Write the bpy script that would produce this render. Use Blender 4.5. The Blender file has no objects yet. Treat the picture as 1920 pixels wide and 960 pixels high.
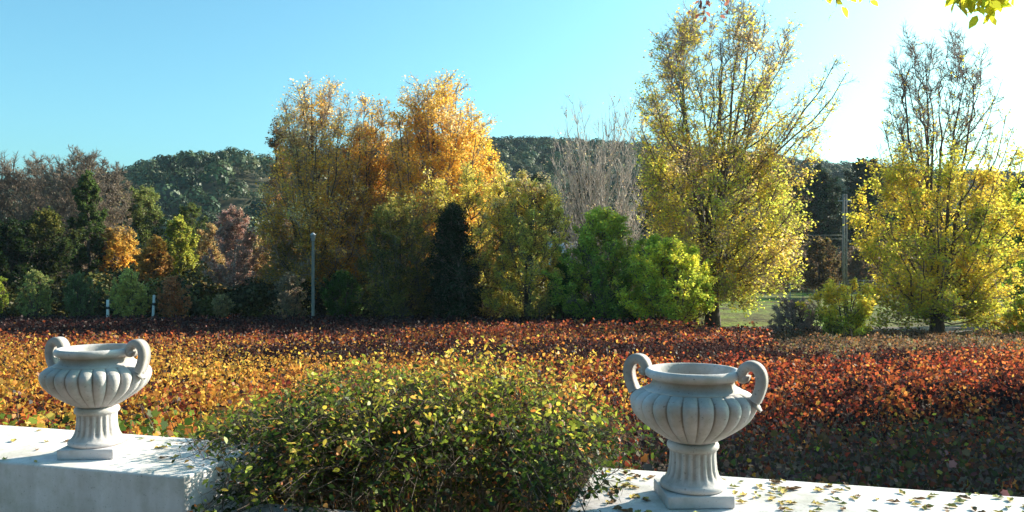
import bpy, math, random
import numpy as np
from mathutils import Vector

# ------------------------------------------------------------------ camera, sky, sun
sc = bpy.context.scene
COL = sc.collection
EYE = 1.6
F = 1507.0                                   # focal length in photo pixels (1920 wide)
cam_d = bpy.data.cameras.new('camera'); cam = bpy.data.objects.new('camera', cam_d); COL.objects.link(cam)
cam.location = (0, 0, EYE); cam.rotation_euler = (math.radians(90), 0, 0)
cam_d.sensor_width = 36; cam_d.lens = 36 * F / 1920; cam_d.clip_end = 6000; cam_d.clip_start = 0.05
sc.camera = cam
SUN_AZ, SUN_EL = 60.0, 24.0                  # degrees right of the view direction, above the horizon
w = bpy.data.worlds.new('World'); sc.world = w; w.use_nodes = True
nt = w.node_tree; nt.nodes.clear()
sky = nt.nodes.new('ShaderNodeTexSky'); sky.sky_type = 'NISHITA'; sky.sun_disc = False
sky.sun_elevation = math.radians(SUN_EL); sky.sun_rotation = math.radians(SUN_AZ)
sky.air_density = 1.0; sky.dust_density = 3.0; sky.ozone_density = 1.0; sky.altitude = 300
tint = nt.nodes.new('ShaderNodeMix'); tint.data_type = 'RGBA'; tint.blend_type = 'MULTIPLY'
tint.inputs[0].default_value = 1.0; tint.inputs[7].default_value = (0.56, 1.06, 1.10, 1)
bg = nt.nodes.new('ShaderNodeBackground'); bg.inputs[1].default_value = 0.103
out = nt.nodes.new('ShaderNodeOutputWorld')
nt.links.new(sky.outputs[0], tint.inputs[6]); nt.links.new(tint.outputs[2], bg.inputs[0]); nt.links.new(bg.outputs[0], out.inputs[0])
sd = bpy.data.lights.new('sun', 'SUN'); sd.energy = 5.0; sd.angle = math.radians(0.5); sd.color = (1.0, 0.90, 0.74)
sun = bpy.data.objects.new('sun', sd); COL.objects.link(sun)
sdir = Vector((math.sin(math.radians(SUN_AZ)) * math.cos(math.radians(SUN_EL)),
               math.cos(math.radians(SUN_AZ)) * math.cos(math.radians(SUN_EL)), math.sin(math.radians(SUN_EL))))
sun.rotation_euler = (-sdir).to_track_quat('-Z', 'Y').to_euler()
sun.location = (30, 20, 40)
vs = sc.view_settings
vs.view_transform = 'Standard'; vs.look = 'None'; vs.gamma = 1; vs.use_curve_mapping = False; vs.exposure = 1.2
sc.cycles.max_bounces = 6; sc.cycles.diffuse_bounces = 3; sc.cycles.transmission_bounces = 4
sc.cycles.caustics_reflective = False; sc.cycles.caustics_refractive = False
sc.cycles.sample_clamp_indirect = 6

rs = np.random.RandomState(7)

# ------------------------------------------------------------------ helpers
def W(px, py, Y):
    return np.array([(px - 960) / F * Y, Y, EYE - (py - 480) / F * Y])

def norm(v):
    return v / np.maximum(np.linalg.norm(v, axis=-1, keepdims=True), 1e-9)

class Noise:
    def __init__(s, seed, n=7):
        r = np.random.RandomState(seed)
        s.k = norm(r.normal(size=(n, 3))) * r.uniform(0.6, 1.9, (n, 1)); s.p = r.uniform(0, 6.28, n)
    def __call__(s, P, scale):
        P = np.asarray(P, float)
        return np.sin(P @ s.k.T * (6.28 / scale) + s.p).sum(-1) / len(s.p) * 1.6
N1, N2, N3 = Noise(1), Noise(2), Noise(3)

def srgb(r, g, b):
    return tuple(((c / 255) / 12.92 if c / 255 < 0.04045 else ((c / 255 + 0.055) / 1.055) ** 2.4) for c in (r, g, b))

def mesh_obj(name, verts, loops, counts, mat, parent=None, color=None, smooth=False, mats=None, mat_idx=None):
    me = bpy.data.meshes.new(name)
    verts = np.ascontiguousarray(verts, dtype=np.float32).reshape(-1, 3)
    loops = np.ascontiguousarray(loops, dtype=np.int32).ravel(); counts = np.asarray(counts, dtype=np.int32)
    me.vertices.add(len(verts)); me.vertices.foreach_set('co', verts.ravel())
    me.loops.add(len(loops)); me.loops.foreach_set('vertex_index', loops)
    me.polygons.add(len(counts))
    st = np.zeros(len(counts), np.int32); st[1:] = np.cumsum(counts)[:-1]
    me.polygons.foreach_set('loop_start', st)
    try: me.polygons.foreach_set('loop_total', counts)
    except Exception: pass
    if smooth: me.polygons.foreach_set('use_smooth', np.ones(len(counts), bool))
    if color is not None:
        a = me.attributes.new('leafcol', 'FLOAT_COLOR', 'FACE')
        c = np.ones((len(counts), 4), np.float32); c[:, :3] = color
        a.data.foreach_set('color', c.ravel())
    me.update(calc_edges=True); me.validate()
    if mats:
        for m in mats: me.materials.append(m)
        me.polygons.foreach_set('material_index', np.asarray(mat_idx, np.int32))
    else: me.materials.append(mat)
    o = bpy.data.objects.new(name, me); COL.objects.link(o)
    if parent: o.parent = parent
    return o

class MB:                                     # collects faces for ONE mesh object
    def __init__(s): s.v = []; s.l = []; s.c = []; s.n = 0
    def add(s, v, faces):
        v = np.asarray(v, float).reshape(-1, 3); s.v.append(v)
        for f in faces: s.l.extend([i + s.n for i in f]); s.c.append(len(f))
        s.n += len(v)
    def addarr(s, v, F4):
        v = np.asarray(v, float).reshape(-1, 3); s.v.append(v); F4 = np.asarray(F4)
        s.l.extend((F4 + s.n).ravel().tolist()); s.c.extend([F4.shape[1]] * len(F4)); s.n += len(v)
    def box(s, c, size, rz=0.0, taper=1.0):
        x, y, z = [q / 2 for q in size]
        v = np.array([[-x, -y, -z], [x, -y, -z], [x, y, -z], [-x, y, -z],
                      [-x * taper, -y * taper, z], [x * taper, -y * taper, z], [x * taper, y * taper, z], [-x * taper, y * taper, z]])
        ca, sa = math.cos(rz), math.sin(rz)
        v = np.stack([v[:, 0] * ca - v[:, 1] * sa, v[:, 0] * sa + v[:, 1] * ca, v[:, 2]], 1) + np.array(c)
        s.add(v, [(0, 3, 2, 1), (4, 5, 6, 7), (0, 1, 5, 4), (1, 2, 6, 5), (2, 3, 7, 6), (3, 0, 4, 7)])
    def tubes(s, P, R, k):
        v, f = tube_arrays(P, R, k); s.addarr(v, f)
    def lathe(s, prof, k=48, fl=None, cap=False):
        prof = np.array(prof, float); a = np.arange(k) / k * 2 * math.pi
        V = []
        for (z, r) in prof:
            rr = np.full(k, r) if fl is None else r * fl(a, z)
            V.append(np.stack([rr * np.cos(a), rr * np.sin(a), np.full(k, z)], 1))
        V = np.array(V); n = len(prof); i = np.arange(k); j = (i + 1) % k
        Fs = [np.stack([q * k + i, q * k + j, (q + 1) * k + j, (q + 1) * k + i], 1) for q in range(n - 1)]
        s.addarr(V, np.concatenate(Fs))
    def build(s, name, mat, parent=None, smooth=False):
        return mesh_obj(name, np.concatenate(s.v), s.l, s.c, mat, parent, smooth=smooth)

def tube_arrays(P, R, k):
    P = np.asarray(P, float); B, n, _ = P.shape
    T = norm(np.gradient(P, axis=1))
    ref = np.where(np.abs(T[:, :1, 2:3]) > 0.9, np.array([[[1., 0, 0]]]), np.array([[[0, 0, 1.]]]))
    U = norm(np.cross(T, np.broadcast_to(ref, T.shape))); Vv = np.cross(T, U)
    a = np.arange(k) / k * 2 * math.pi
    v = P[:, :, None] + R[:, :, None, None] * (U[:, :, None] * np.cos(a)[:, None] + Vv[:, :, None] * np.sin(a)[:, None])
    b = np.arange(B)[:, None, None]; q = np.arange(n - 1)[None, :, None]; i = np.arange(k)[None, None, :]; j = (i + 1) % k
    base = b * n * k
    f = np.stack([base + q * k + i, base + q * k + j, base + (q + 1) * k + j, base + (q + 1) * k + i], -1).reshape(-1, 4)
    return v.reshape(-1, 3), f

# leaf outlines (x across, y along, z curl)
SH = {
 'quad': np.array([[0, 0, 0], [.42, .5, .10], [0, 1, -.05], [-.42, .5, .10]]),
 'oval': np.array([[0, 0, 0], [.26, .28, .07], [.27, .62, .06], [0, 1, -.10], [-.27, .62, .06], [-.26, .28, .07]]),
 'vine': np.array([[0, 0, 0], [.30, -.10, .04], [.34, .18, .07], [.58, .42, .02], [.34, .55, .06], [.24, .78, .02], [0, 1.02, -.12],
                   [-.24, .78, .02], [-.34, .55, .06], [-.58, .42, .02], [-.34, .18, .07], [-.30, -.10, .04]]),
}
def leaves(name, pos, size, color, mat, parent, shape='quad', up=0.3, r=rs, out=None, droop=0.0):
    n = len(pos); S = SH[shape]; k = len(S)
    nrm = r.normal(size=(n, 3)); nrm[:, 2] = np.abs(nrm[:, 2]) + up * 2
    if out is not None: nrm = norm(nrm) + out
    nrm = norm(nrm)
    d = r.normal(size=(n, 3)); d[:, 2] -= droop * 2
    d = norm(d - (d * nrm).sum(1, keepdims=True) * nrm); x = np.cross(d, nrm)
    size = np.broadcast_to(np.asarray(size, float), (n,)) * r.uniform(.7, 1.3, n)
    wd = r.uniform(.75, 1.15, (n, 1, 1))
    v = pos[:, None] + size[:, None, None] * (x[:, None] * S[None, :, :1] * wd + d[:, None] * S[None, :, 1:2] + nrm[:, None] * S[None, :, 2:3])
    loops = np.arange(n * k); counts = np.full(n, k)
    return mesh_obj(name, v, loops, counts, mat, parent, color=color)

def pal(cols, t, r=rs, jit=.18):
    cols = np.array(cols); m = len(cols) - 1
    t = np.clip(t, 0, .9999) * m; i = t.astype(int); f = (t - i)[:, None]
    c = cols[i] * (1 - f) + cols[i + 1] * f
    return c * np.exp(r.normal(size=(len(t), 1)) * jit) * (1 + r.normal(size=(len(t), 3)) * .06)

def empty(name, loc, label, cat, group=None):
    o = bpy.data.objects.new(name, None); COL.objects.link(o); o.location = loc; o.empty_display_size = .3
    o['label'] = label; o['category'] = cat
    if group: o['group'] = group
    return o
def kind(o, k, label=None):
    o['kind'] = k
    if label: o['label'] = label
    return o
def tag(o, label, cat, group=None):
    o['label'] = label; o['category'] = cat
    if group: o['group'] = group
    return o

# ------------------------------------------------------------------ materials
def newmat(name):
    m = bpy.data.materials.new(name); m.use_nodes = True; t = m.node_tree; t.nodes.clear()
    o = t.nodes.new('ShaderNodeOutputMaterial'); return m, t, o
def leafmat(name, trans=.45, gloss=.04):
    m, t, o = newmat(name)
    a = t.nodes.new('ShaderNodeAttribute'); a.attribute_name = 'leafcol'
    d = t.nodes.new('ShaderNodeBsdfDiffuse'); tr = t.nodes.new('ShaderNodeBsdfTranslucent'); g = t.nodes.new('ShaderNodeBsdfGlossy')
    g.inputs['Roughness'].default_value = .45; g.inputs['Color'].default_value = (1, 1, 1, 1)
    m1 = t.nodes.new('ShaderNodeMixShader'); m2 = t.nodes.new('ShaderNodeMixShader')
    m1.inputs[0].default_value = trans; m2.inputs[0].default_value = gloss
    L = t.links.new
    L(a.outputs[0], d.inputs[0]); L(a.outputs[0], tr.inputs[0]); L(d.outputs[0], m1.inputs[1]); L(tr.outputs[0], m1.inputs[2])
    L(m1.outputs[0], m2.inputs[1]); L(g.outputs[0], m2.inputs[2]); L(m2.outputs[0], o.inputs[0])
    return m
LEAF = leafmat('leaf', .6, .012); LEAFG = leafmat('waxy_leaf', .5, .018); NEEDLE = leafmat('evergreen_leaf', .15, .02)

def surf(name, stops, scale=4.0, detail=8, rough=.85, bump=.2, bscale=30, stretch=None, bdist=.01, spec=.3):
    m, t, o = newmat(name); L = t.links.new
    p = t.nodes.new('ShaderNodeBsdfPrincipled'); tc = t.nodes.new('ShaderNodeTexCoord'); mp = t.nodes.new('ShaderNodeMapping')
    if stretch: mp.inputs['Scale'].default_value = stretch
    n = t.nodes.new('ShaderNodeTexNoise'); n.inputs['Scale'].default_value = scale; n.inputs['Detail'].default_value = detail; n.inputs['Roughness'].default_value = .65
    r = t.nodes.new('ShaderNodeValToRGB')
    el = r.color_ramp.elements
    for i, (ps, c) in enumerate(stops):
        e = el[i] if i < 2 else el.new(ps)
        e.position = ps; e.color = (*c, 1)
    n2 = t.nodes.new('ShaderNodeTexNoise'); n2.inputs['Scale'].default_value = bscale; n2.inputs['Detail'].default_value = 6
    b = t.nodes.new('ShaderNodeBump'); b.inputs['Strength'].default_value = bump; b.inputs['Distance'].default_value = bdist
    p.inputs['Roughness'].default_value = rough
    p.inputs['Specular IOR Level'].default_value = spec
    L(tc.outputs['Object'], mp.inputs[0]); L(mp.outputs[0], n.inputs[0]); L(n.outputs[0], r.inputs[0]); L(r.outputs[0], p.inputs['Base Color'])
    L(tc.outputs['Object'], n2.inputs[0]); L(n2.outputs[0], b.inputs['Height']); L(b.outputs[0], p.inputs['Normal']); L(p.outputs[0], o.inputs[0])
    return m
BARK = surf('bark', [(.3, (.035, .025, .018)), (.7, (.13, .10, .075))], 6, stretch=(3, 3, .6), bump=.6, bscale=12)
BARKPALE = surf('pale_bark', [(.3, (.22, .17, .14)), (.7, (.50, .42, .36))], 5, stretch=(3, 3, .6))
TWIGPALE = surf('pale_twig', [(.3, (.36, .28, .24)), (.7, (.60, .50, .44))], 2)
TWIGPINK = surf('twig_bark', [(.3, (.24, .16, .13)), (.7, (.46, .33, .27))], 2)
TWIGBROWN = surf('brown_twig', [(.3, (.10, .075, .06)), (.7, (.26, .20, .155))], 2)
SOIL = surf('soil', [(.25, (.035, .022, .016)), (.5, (.075, .05, .032)), (.75, (.13, .09, .055))], .7, bump=.8, bscale=8, bdist=.05)
WOODFLOOR = surf('wood_floor', [(.3, (.03, .028, .016)), (.7, (.075, .07, .035))], .3)

def ground_material():
    m, t, o = newmat('ground_cover'); L = t.links.new
    p = t.nodes.new('ShaderNodeBsdfPrincipled'); p.inputs['Roughness'].default_value = .95; p.inputs['Specular IOR Level'].default_value = .1
    tc = t.nodes.new('ShaderNodeTexCoord')
    n = t.nodes.new('ShaderNodeTexNoise'); n.inputs['Scale'].default_value = .35; n.inputs['Detail'].default_value = 10; n.inputs['Roughness'].default_value = .75
    r = t.nodes.new('ShaderNodeValToRGB'); e = r.color_ramp.elements
    e[0].position = .35; e[0].color = (.05, .035, .02, 1); e[1].position = .6; e[1].color = (.17, .25, .03, 1)
    x = e.new(.48); x.color = (.13, .13, .04, 1); x = e.new(.75); x.color = (.27, .33, .05, 1)
    n2 = t.nodes.new('ShaderNodeTexNoise'); n2.inputs['Scale'].default_value = 4; n2.inputs['Detail'].default_value = 8
    b = t.nodes.new('ShaderNodeBump'); b.inputs['Strength'].default_value = 1; b.inputs['Distance'].default_value = .15
    L(tc.outputs['Object'], n.inputs[0]); L(n.outputs[0], r.inputs[0]); L(r.outputs[0], p.inputs['Base Color'])
    L(tc.outputs['Object'], n2.inputs[0]); L(n2.outputs[0], b.inputs['Height']); L(b.outputs[0], p.inputs['Normal']); L(p.outputs[0], o.inputs[0])
    return m
GROUND = ground_material()

def plaster(name, base=.80, dirt=(.42, .40, .36), streak=False):
    m, t, o = newmat(name); L = t.links.new
    p = t.nodes.new('ShaderNodeBsdfPrincipled'); p.inputs['Roughness'].default_value = .75; p.inputs['Specular IOR Level'].default_value = .25
    tc = t.nodes.new('ShaderNodeTexCoord')
    big = t.nodes.new('ShaderNodeTexNoise'); big.inputs['Scale'].default_value = 3.2; big.inputs['Detail'].default_value = 9; big.inputs['Roughness'].default_value = .7
    mp = t.nodes.new('ShaderNodeMapping'); mp.inputs['Scale'].default_value = (9, 9, .7) if streak else (3, 3, 3)
    L(tc.outputs['Object'], mp.inputs[0])
    st = t.nodes.new('ShaderNodeTexNoise'); st.inputs['Scale'].default_value = 1.2; st.inputs['Detail'].default_value = 6; L(mp.outputs[0], st.inputs[0])
    fine = t.nodes.new('ShaderNodeTexNoise'); fine.inputs['Scale'].default_value = 90; fine.inputs['Detail'].default_value = 3
    L(tc.outputs['Object'], big.inputs[0]); L(tc.outputs['Object'], fine.inputs[0])
    r1 = t.nodes.new('ShaderNodeValToRGB'); e = r1.color_ramp.elements; e[0].position = .38; e[0].color = (*dirt, 1); e[1].position = .56; e[1].color = (base, base * .94, base * .945, 1)
    r2 = t.nodes.new('ShaderNodeValToRGB'); e = r2.color_ramp.elements; e[0].position = .35; e[0].color = (.80, .79, .77, 1); e[1].position = .6; e[1].color = (1, 1, 1, 1)
    r3 = t.nodes.new('ShaderNodeValToRGB'); e = r3.color_ramp.elements; e[0].position = .27; e[0].color = (.35, .33, .30, 1); e[1].position = .36; e[1].color = (1, 1, 1, 1)
    L(big.outputs[0], r1.inputs[0]); L(st.outputs[0], r2.inputs[0]); L(fine.outputs[0], r3.inputs[0])
    mx = t.nodes.new('ShaderNodeMix'); mx.data_type = 'RGBA'; mx.blend_type = 'MULTIPLY'; mx.inputs[0].default_value = .9
    mx2 = t.nodes.new('ShaderNodeMix'); mx2.data_type = 'RGBA'; mx2.blend_type = 'MULTIPLY'; mx2.inputs[0].default_value = .6
    L(r1.outputs[0], mx.inputs[6]); L(r2.outputs[0], mx.inputs[7]); L(mx.outputs[2], mx2.inputs[6]); L(r3.outputs[0], mx2.inputs[7])
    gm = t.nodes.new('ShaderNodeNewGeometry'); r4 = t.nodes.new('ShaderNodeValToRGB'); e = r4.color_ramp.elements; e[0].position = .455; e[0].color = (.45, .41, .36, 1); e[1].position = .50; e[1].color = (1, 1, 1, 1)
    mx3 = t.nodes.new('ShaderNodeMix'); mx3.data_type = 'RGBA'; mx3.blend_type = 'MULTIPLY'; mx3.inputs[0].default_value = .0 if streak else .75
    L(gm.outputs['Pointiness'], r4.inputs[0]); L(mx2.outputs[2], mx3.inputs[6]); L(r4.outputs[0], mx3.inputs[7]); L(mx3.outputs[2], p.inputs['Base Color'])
    b = t.nodes.new('ShaderNodeBump'); b.inputs['Strength'].default_value = .35; b.inputs['Distance'].default_value = .004
    f2 = t.nodes.new('ShaderNodeTexNoise'); f2.inputs['Scale'].default_value = 60; f2.inputs['Detail'].default_value = 8; L(tc.outputs['Object'], f2.inputs[0])
    L(f2.outputs[0], b.inputs['Height']); L(b.outputs[0], p.inputs['Normal']); L(p.outputs[0], o.inputs[0])
    return m
WALL = plaster('white_render', .78, (.58, .55, .50), True)
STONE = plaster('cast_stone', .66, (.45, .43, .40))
PLAINWHITE = surf('white_paint', [(.3, (.4, .39, .36)), (.6, (.6, .6, .57))], 6)
CONCRETE = surf('concrete', [(.3, (.15, .135, .115)), (.7, (.26, .235, .20))], 6)
STEEL = surf('galvanised_steel', [(.3, (.30, .30, .30)), (.7, (.5, .5, .5))], 6, rough=.5)
ROOFGREY = surf('grey_roof_sheet', [(.3, (.38, .39, .40)), (.7, (.52, .53, .54))], 2)
DARKGAP = surf('dark_recess', [(.3, (.03, .03, .03)), (.7, (.05, .05, .05))], 2)
PAVING = surf('paving', [(.3, (.16, .12, .09)), (.7, (.27, .20, .15))], 3)

# ------------------------------------------------------------------ terrain
CREST = np.array([(-1500, 300, 260), (-400, 345, 250), (0, 338, 240), (215, 322, 235), (300, 294, 225), (430, 281, 220), (520, 292, 225),
                  (640, 282, 250), (800, 262, 290), (940, 259, 320), (1040, 261, 330), (1200, 276, 330), (1400, 285, 330), (1540, 300, 330),
                  (1640, 306, 340), (1760, 322, 350), (1920, 328, 360), (2300, 345, 360), (3600, 360, 360)], float)
def ground(X, Y):
    X = np.asarray(X, float); Y = np.asarray(Y, float)
    f = EYE - (1.244 + .0435 * np.clip(Y, 4.5, 42)) - .72
    f = f + np.clip((Y - 42) / 12, 0, 1) * .17
    Ys = np.maximum(Y, 1.0); px = np.clip(960 + F * X / Ys, -1500, 3600)
    cy = np.interp(px, CREST[:, 0], CREST[:, 1]); cd = np.interp(px, CREST[:, 0], CREST[:, 2])
    zc = EYE + (480 - cy) / F * cd - 4.0
    y0 = 92.0
    s = np.clip((Y - y0) / (cd - y0), 0, 1); s2 = s * s * (3 - 2 * s) * .55 + s * .45
    P = np.stack([X, Y, np.zeros_like(X)], -1)
    spur = N1(P, 150) * 5.5 * np.sin(s * math.pi) + N2(P, 55) * 1.6 * np.sin(s * math.pi)
    # a rounded shoulder in front of the left hill
    sh = 8.5 * np.exp(-(((X + 62) / 22) ** 2 + ((Y - 165) / 26) ** 2)) - 6.5 * np.exp(-(((X + 62) / 13) ** 2 + ((Y - 200) / 14) ** 2))
    h = np.where(Y > y0, (zc - f) * s2 + spur + sh * (s > 0), 0)
    back = np.clip((Y - cd) / 200, 0, 1)
    h = h * (1 - .5 * back)
    return f + h + N3(P, 9) * .04 * (Y > 43)

xs = np.concatenate([-np.geomspace(3000, 220, 16), np.linspace(-215, 260, 190), np.geomspace(270, 3000, 16)])
ys = np.concatenate([np.linspace(-400, 2, 8), np.linspace(4.5, 90, 60), np.linspace(92, 420, 130), np.geomspace(440, 4000, 14)])
GX, GY = np.meshgrid(xs, ys); GZ = ground(GX, GY)
ny, nx = GX.shape
ii = (np.arange(ny - 1)[:, None] * nx + np.arange(nx - 1)[None]).ravel()
FQ = np.stack([ii, ii + 1, ii + nx + 1, ii + nx], 1)
hillf = (GY.ravel()[FQ[:, 0]] > 91).astype(int)
kind(mesh_obj('ground', np.stack([GX, GY, GZ], -1), FQ, np.full(len(FQ), 4), None, smooth=True, mats=[GROUND, WOODFLOOR], mat_idx=hillf), 'structure')
fx = np.linspace(-60, 60, 90); fy = np.linspace(4.2, 42.5, 60); AX, AY = np.meshgrid(fx, fy)
AP = np.stack([AX, AY, np.zeros_like(AX)], -1)
AZ = ground(AX, AY) + .03 + .05 * (1 + N2(AP, 1.5)) * .5
ny, nx = AX.shape; ii = (np.arange(ny - 1)[:, None] * nx + np.arange(nx - 1)[None]).ravel()
FQ = np.stack([ii, ii + 1, ii + nx + 1, ii + nx], 1)
kind(mesh_obj('field', np.stack([AX, AY, AZ], -1), FQ, np.full(len(FQ), 4), SOIL, smooth=True), 'structure')

# ------------------------------------------------------------------ garden wall
HT = .907; WT = EYE - HT
u = np.array([4.70, -1.30]); u /= np.linalg.norm(u)            # along the wall, to the right
v_ = np.array([-u[1], u[0]])                                    # away from the camera
def onwall(px, py):                                            # pixel -> point on the wall top
    Y = HT * F / (py - 480); return np.array([(px - 960) / F * Y, Y])
corner = onwall(345, 895)                                      # front right corner of the left block
TH = .62
def block(name, p0, along, z0, z1, th, label, cat, bev=.012, off=0.0):
    mb = MB(); c = p0 + u * along / 2 + v_ * (th / 2 + off)
    mb.box((0, 0, (z0 + z1) / 2), (abs(along), th, z1 - z0))
    o = mb.build(name, WALL); o.location = (c[0], c[1], 0); o.rotation_euler = (0, 0, math.atan2(u[1], u[0]))
    m = o.modifiers.new('bevel', 'BEVEL'); m.width = bev; m.segments = 3
    return tag(o, label, cat)
block('garden_wall', corner, -9.0, -1.2, WT, TH, 'thick white rendered garden wall under the left urn, ending in a square corner', 'wall')
# front line position of the right block's left end
bl = onwall(1118, 873)
pr = corner + u * np.dot(bl - corner, u)
block('garden_wall', pr, 9.0, -1.2, WT, TH, 'thick white rendered garden wall strewn with fallen leaves under the right urn', 'wall')
gap = np.dot(pr - corner, u)
block('low_wall', corner + u * .004, gap - .008, -1.2, WT - .20, .34, 'lower white wall section almost hidden beneath the bush between two blocks', 'wall', off=.03)
mb = MB(); mb.box((0, -12.1, -.1), (60, 24, .2))
o = mb.build('terrace', PAVING); o.location = (corner[0], corner[1], 0); o.rotation_euler = (0, 0, math.atan2(u[1], u[0])); kind(o, 'structure')

# ------------------------------------------------------------------ urns
def urn(loc, plinth_rz, handle_rz, label):
    root = empty('stone_urn', loc, label, 'urn', 'stone urns on the garden wall')
    NF = 24
    mb = MB(); mb.box((0, 0, .0225), (.244, .244, .045)); o = mb.build('plinth', STONE, root); o.rotation_euler[2] = plinth_rz
    m = o.modifiers.new('bevel', 'BEVEL'); m.width = .005; m.segments = 2
    # pedestal
    def fl(a, z):
        e = max(0, 1 - abs((z - .136) / .052) ** 6)
        c = np.cos(a * 20); return 1 - .05 * e * np.clip(-c * 1.6 + .3, 0, 1)
    zz = [(.046, .02), (.046, .112), (.050, .119), (.060, .121), (.069, .117), (.072, .110), (.080, .104), (.088, .0985), (.098, .094), (.115, .0895), (.135, .087),
          (.155, .0855), (.172, .085), (.182, .086), (.187, .0865), (.190, .091), (.197, .095), (.206, .0955), (.213, .092), (.217, .085), (.222, .03)]
    mb = MB(); mb.lathe(zz, 120, fl); o = mb.build('pedestal', STONE, root, True)
    # fluted bowl
    kz = [.217, .222, .235, .252, .270, .287, .305, .323, .345, .365, .383, .396, .404, .4095]; kr = [.072, .088, .112, .139, .166, .188, .207, .220, .2305, .2335, .227, .213, .198, .180]
    zb = np.linspace(.217, .4095, 60); zb = np.concatenate([zb[:48], np.linspace(zb[48], .4095, 24)]); rb = np.interp(zb, kz, kr)
    rb[2:-2] = np.convolve(rb, np.ones(5) / 5, 'valid')
    def fl2(a, z):
        e = min(1, max(0, (z - .214) / .03)) * min(1, max(0, (.4096 - z) / .009)) ** .5
        c = np.abs(np.cos(a * NF / 2)); return 1 - .085 * e * (1 - c ** .6)
    prof = [(.217, .02)] + list(zip(zb, rb))
    mb = MB(); mb.lathe(prof, 24 * 12, fl2); o = mb.build('bowl', STONE, root, True)
    zr = float(rb[-1])
    prof = [(.395, .150), (.404, .176), (.4105, .181), (.4135, .177), (.417, .169), (.422, .161), (.429, .154), (.438, .150), (.446, .151), (.451, .157), (.455, .167),
            (.461, .174), (.471, .1765), (.480, .174), (.486, .167), (.487, .158), (.484, .151), (.476, .147), (.45, .137), (.40, .135), (.36, .12), (.345, .06), (.343, .001)]
    mb = MB(); mb.lathe(prof, 96); mb.build('rim', STONE, root, True)
    for s in (0, 1):
        # ear handle: foot on the shoulder, out and up, curling over into a scroll at the lip
        pts = np.array([(.229, .386), (.236, .398), (.243, .415), (.249, .434), (.253, .453), (.252, .477), (.244, .497), (.229, .510),
                        (.209, .512), (.193, .503), (.183, .486), (.180, .470), (.187, .461), (.196, .465), (.197, .475)])
        tt = np.linspace(0, len(pts) - 1, 60); px_ = np.interp(tt, range(len(pts)), pts[:, 0]); pz_ = np.interp(tt, range(len(pts)), pts[:, 1])
        ker = np.ones(5) / 5
        px_[2:-2] = np.convolve(px_, ker, 'valid'); pz_[2:-2] = np.convolve(pz_, ker, 'valid')
        P = np.stack([px_, np.zeros(60), pz_], 1)
        T = norm(np.gradient(P, axis=0)); Nn = np.stack([T[:, 2], np.zeros(60), -T[:, 0]], 1); Bn = np.array([0, 1., 0])
        hw = np.interp(tt, [0, 2, 6, 10, 14], [.032, .030, .030, .030, .026]); th = np.interp(tt, [0, 1, 5, 10, 14], [.022, .021, .0215, .020, .015])
        sec = []                                   # strap section with two raised rolls
        for k in range(20):
            a = k / 20 * 2 * math.pi; x = math.cos(a); y = math.sin(a)
            bump_ = 1 - .30 * math.exp(-(x / .22) ** 2)
            sec.append((math.copysign(abs(x) ** .75, x), math.copysign(abs(y) ** .8, y) * bump_))
        sec = np.array(sec)
        V = P[:, None] + hw[:, None, None] * sec[None, :, :1] * Bn + th[:, None, None] * sec[None, :, 1:2] * Nn[:, None]
        K = 20; i = np.arange(K); j = (i + 1) % K
        Fs = np.concatenate([np.stack([q * K + i, q * K + j, (q + 1) * K + j, (q + 1) * K + i], 1) for q in range(59)])
        mb = MB(); mb.addarr(V, Fs); n0 = mb.n
        mb.add(V[0], [tuple(range(K))]); mb.add(V[-1], [tuple(range(K))[::-1]])
        # leaf-shaped foot
        a = np.linspace(0, 2 * math.pi, 12, endpoint=False)
        ring = [(.0, .004), (.005, .026), (.016, .033), (.028, .026), (.040, .012), (.046, .003)]
        Vr = np.array([[(.220 + .75 * q + .003 * math.cos(b), r_ * math.sin(b), .386 - q * .9 + r_ * .30 * math.cos(b)) for b in a] for q, r_ in ring])
        i = np.arange(12); j = (i + 1) % 12
        mb.addarr(Vr, np.concatenate([np.stack([q * 12 + i, q * 12 + j, (q + 1) * 12 + j, (q + 1) * 12 + i], 1) for q in range(4)]))
        o = mb.build('handle', STONE, root, True); o.rotation_euler[2] = handle_rz + s * math.pi
    return root
pR = onwall(1299, 936); pL = onwall(182, 850)
urn((pR[0], pR[1], WT + .001), math.radians(2), math.radians(-30), 'white fluted stone urn standing on the leaf-strewn wall, its two handles clear of the rim')
urn((pL[0], pL[1], WT + .001), math.radians(4), math.radians(-14), 'white fluted stone urn beside the square wall corner, its right handle overlapping the bowl')

# ------------------------------------------------------------------ tree builder
def bez(S, C, E, n):
    t = np.linspace(0, 1, n)[None, :, None]
    return (1 - t) ** 2 * S[:, None] + 2 * t * (1 - t) * C[:, None] + t * t * E[:, None]

def sprout(P, m, L, r, tmin=.25, spread=.8, up=.3, follow=.6, n=4, wig=.06, lratio=None):
    """children: m branches off each polyline of P (B,n,3) -> (B*m,n,3)"""
    B, k, _ = P.shape
    t = r.uniform(tmin, 1, (B, m)) * (k - 1); i = np.minimum(t.astype(int), k - 2); f = (t - i)[..., None]
    b = np.arange(B)[:, None]
    S = P[b, i] * (1 - f) + P[b, i + 1] * f; T = norm(P[b, i + 1] - P[b, i])
    D = norm(T * follow + norm(r.normal(size=S.shape)) * spread + np.array([0, 0, up]))
    Ls = L * r.uniform(.5, 1.25, (B, m, 1)) * (1.15 - .5 * (t / (k - 1))[..., None])
    S = S.reshape(-1, 3); E = S + (D * Ls).reshape(-1, 3)
    C = (S + E) / 2 + r.normal(size=S.shape) * wig * L + np.array([0, 0, -up * .18 * L])
    return bez(S, C, E, n)

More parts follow.
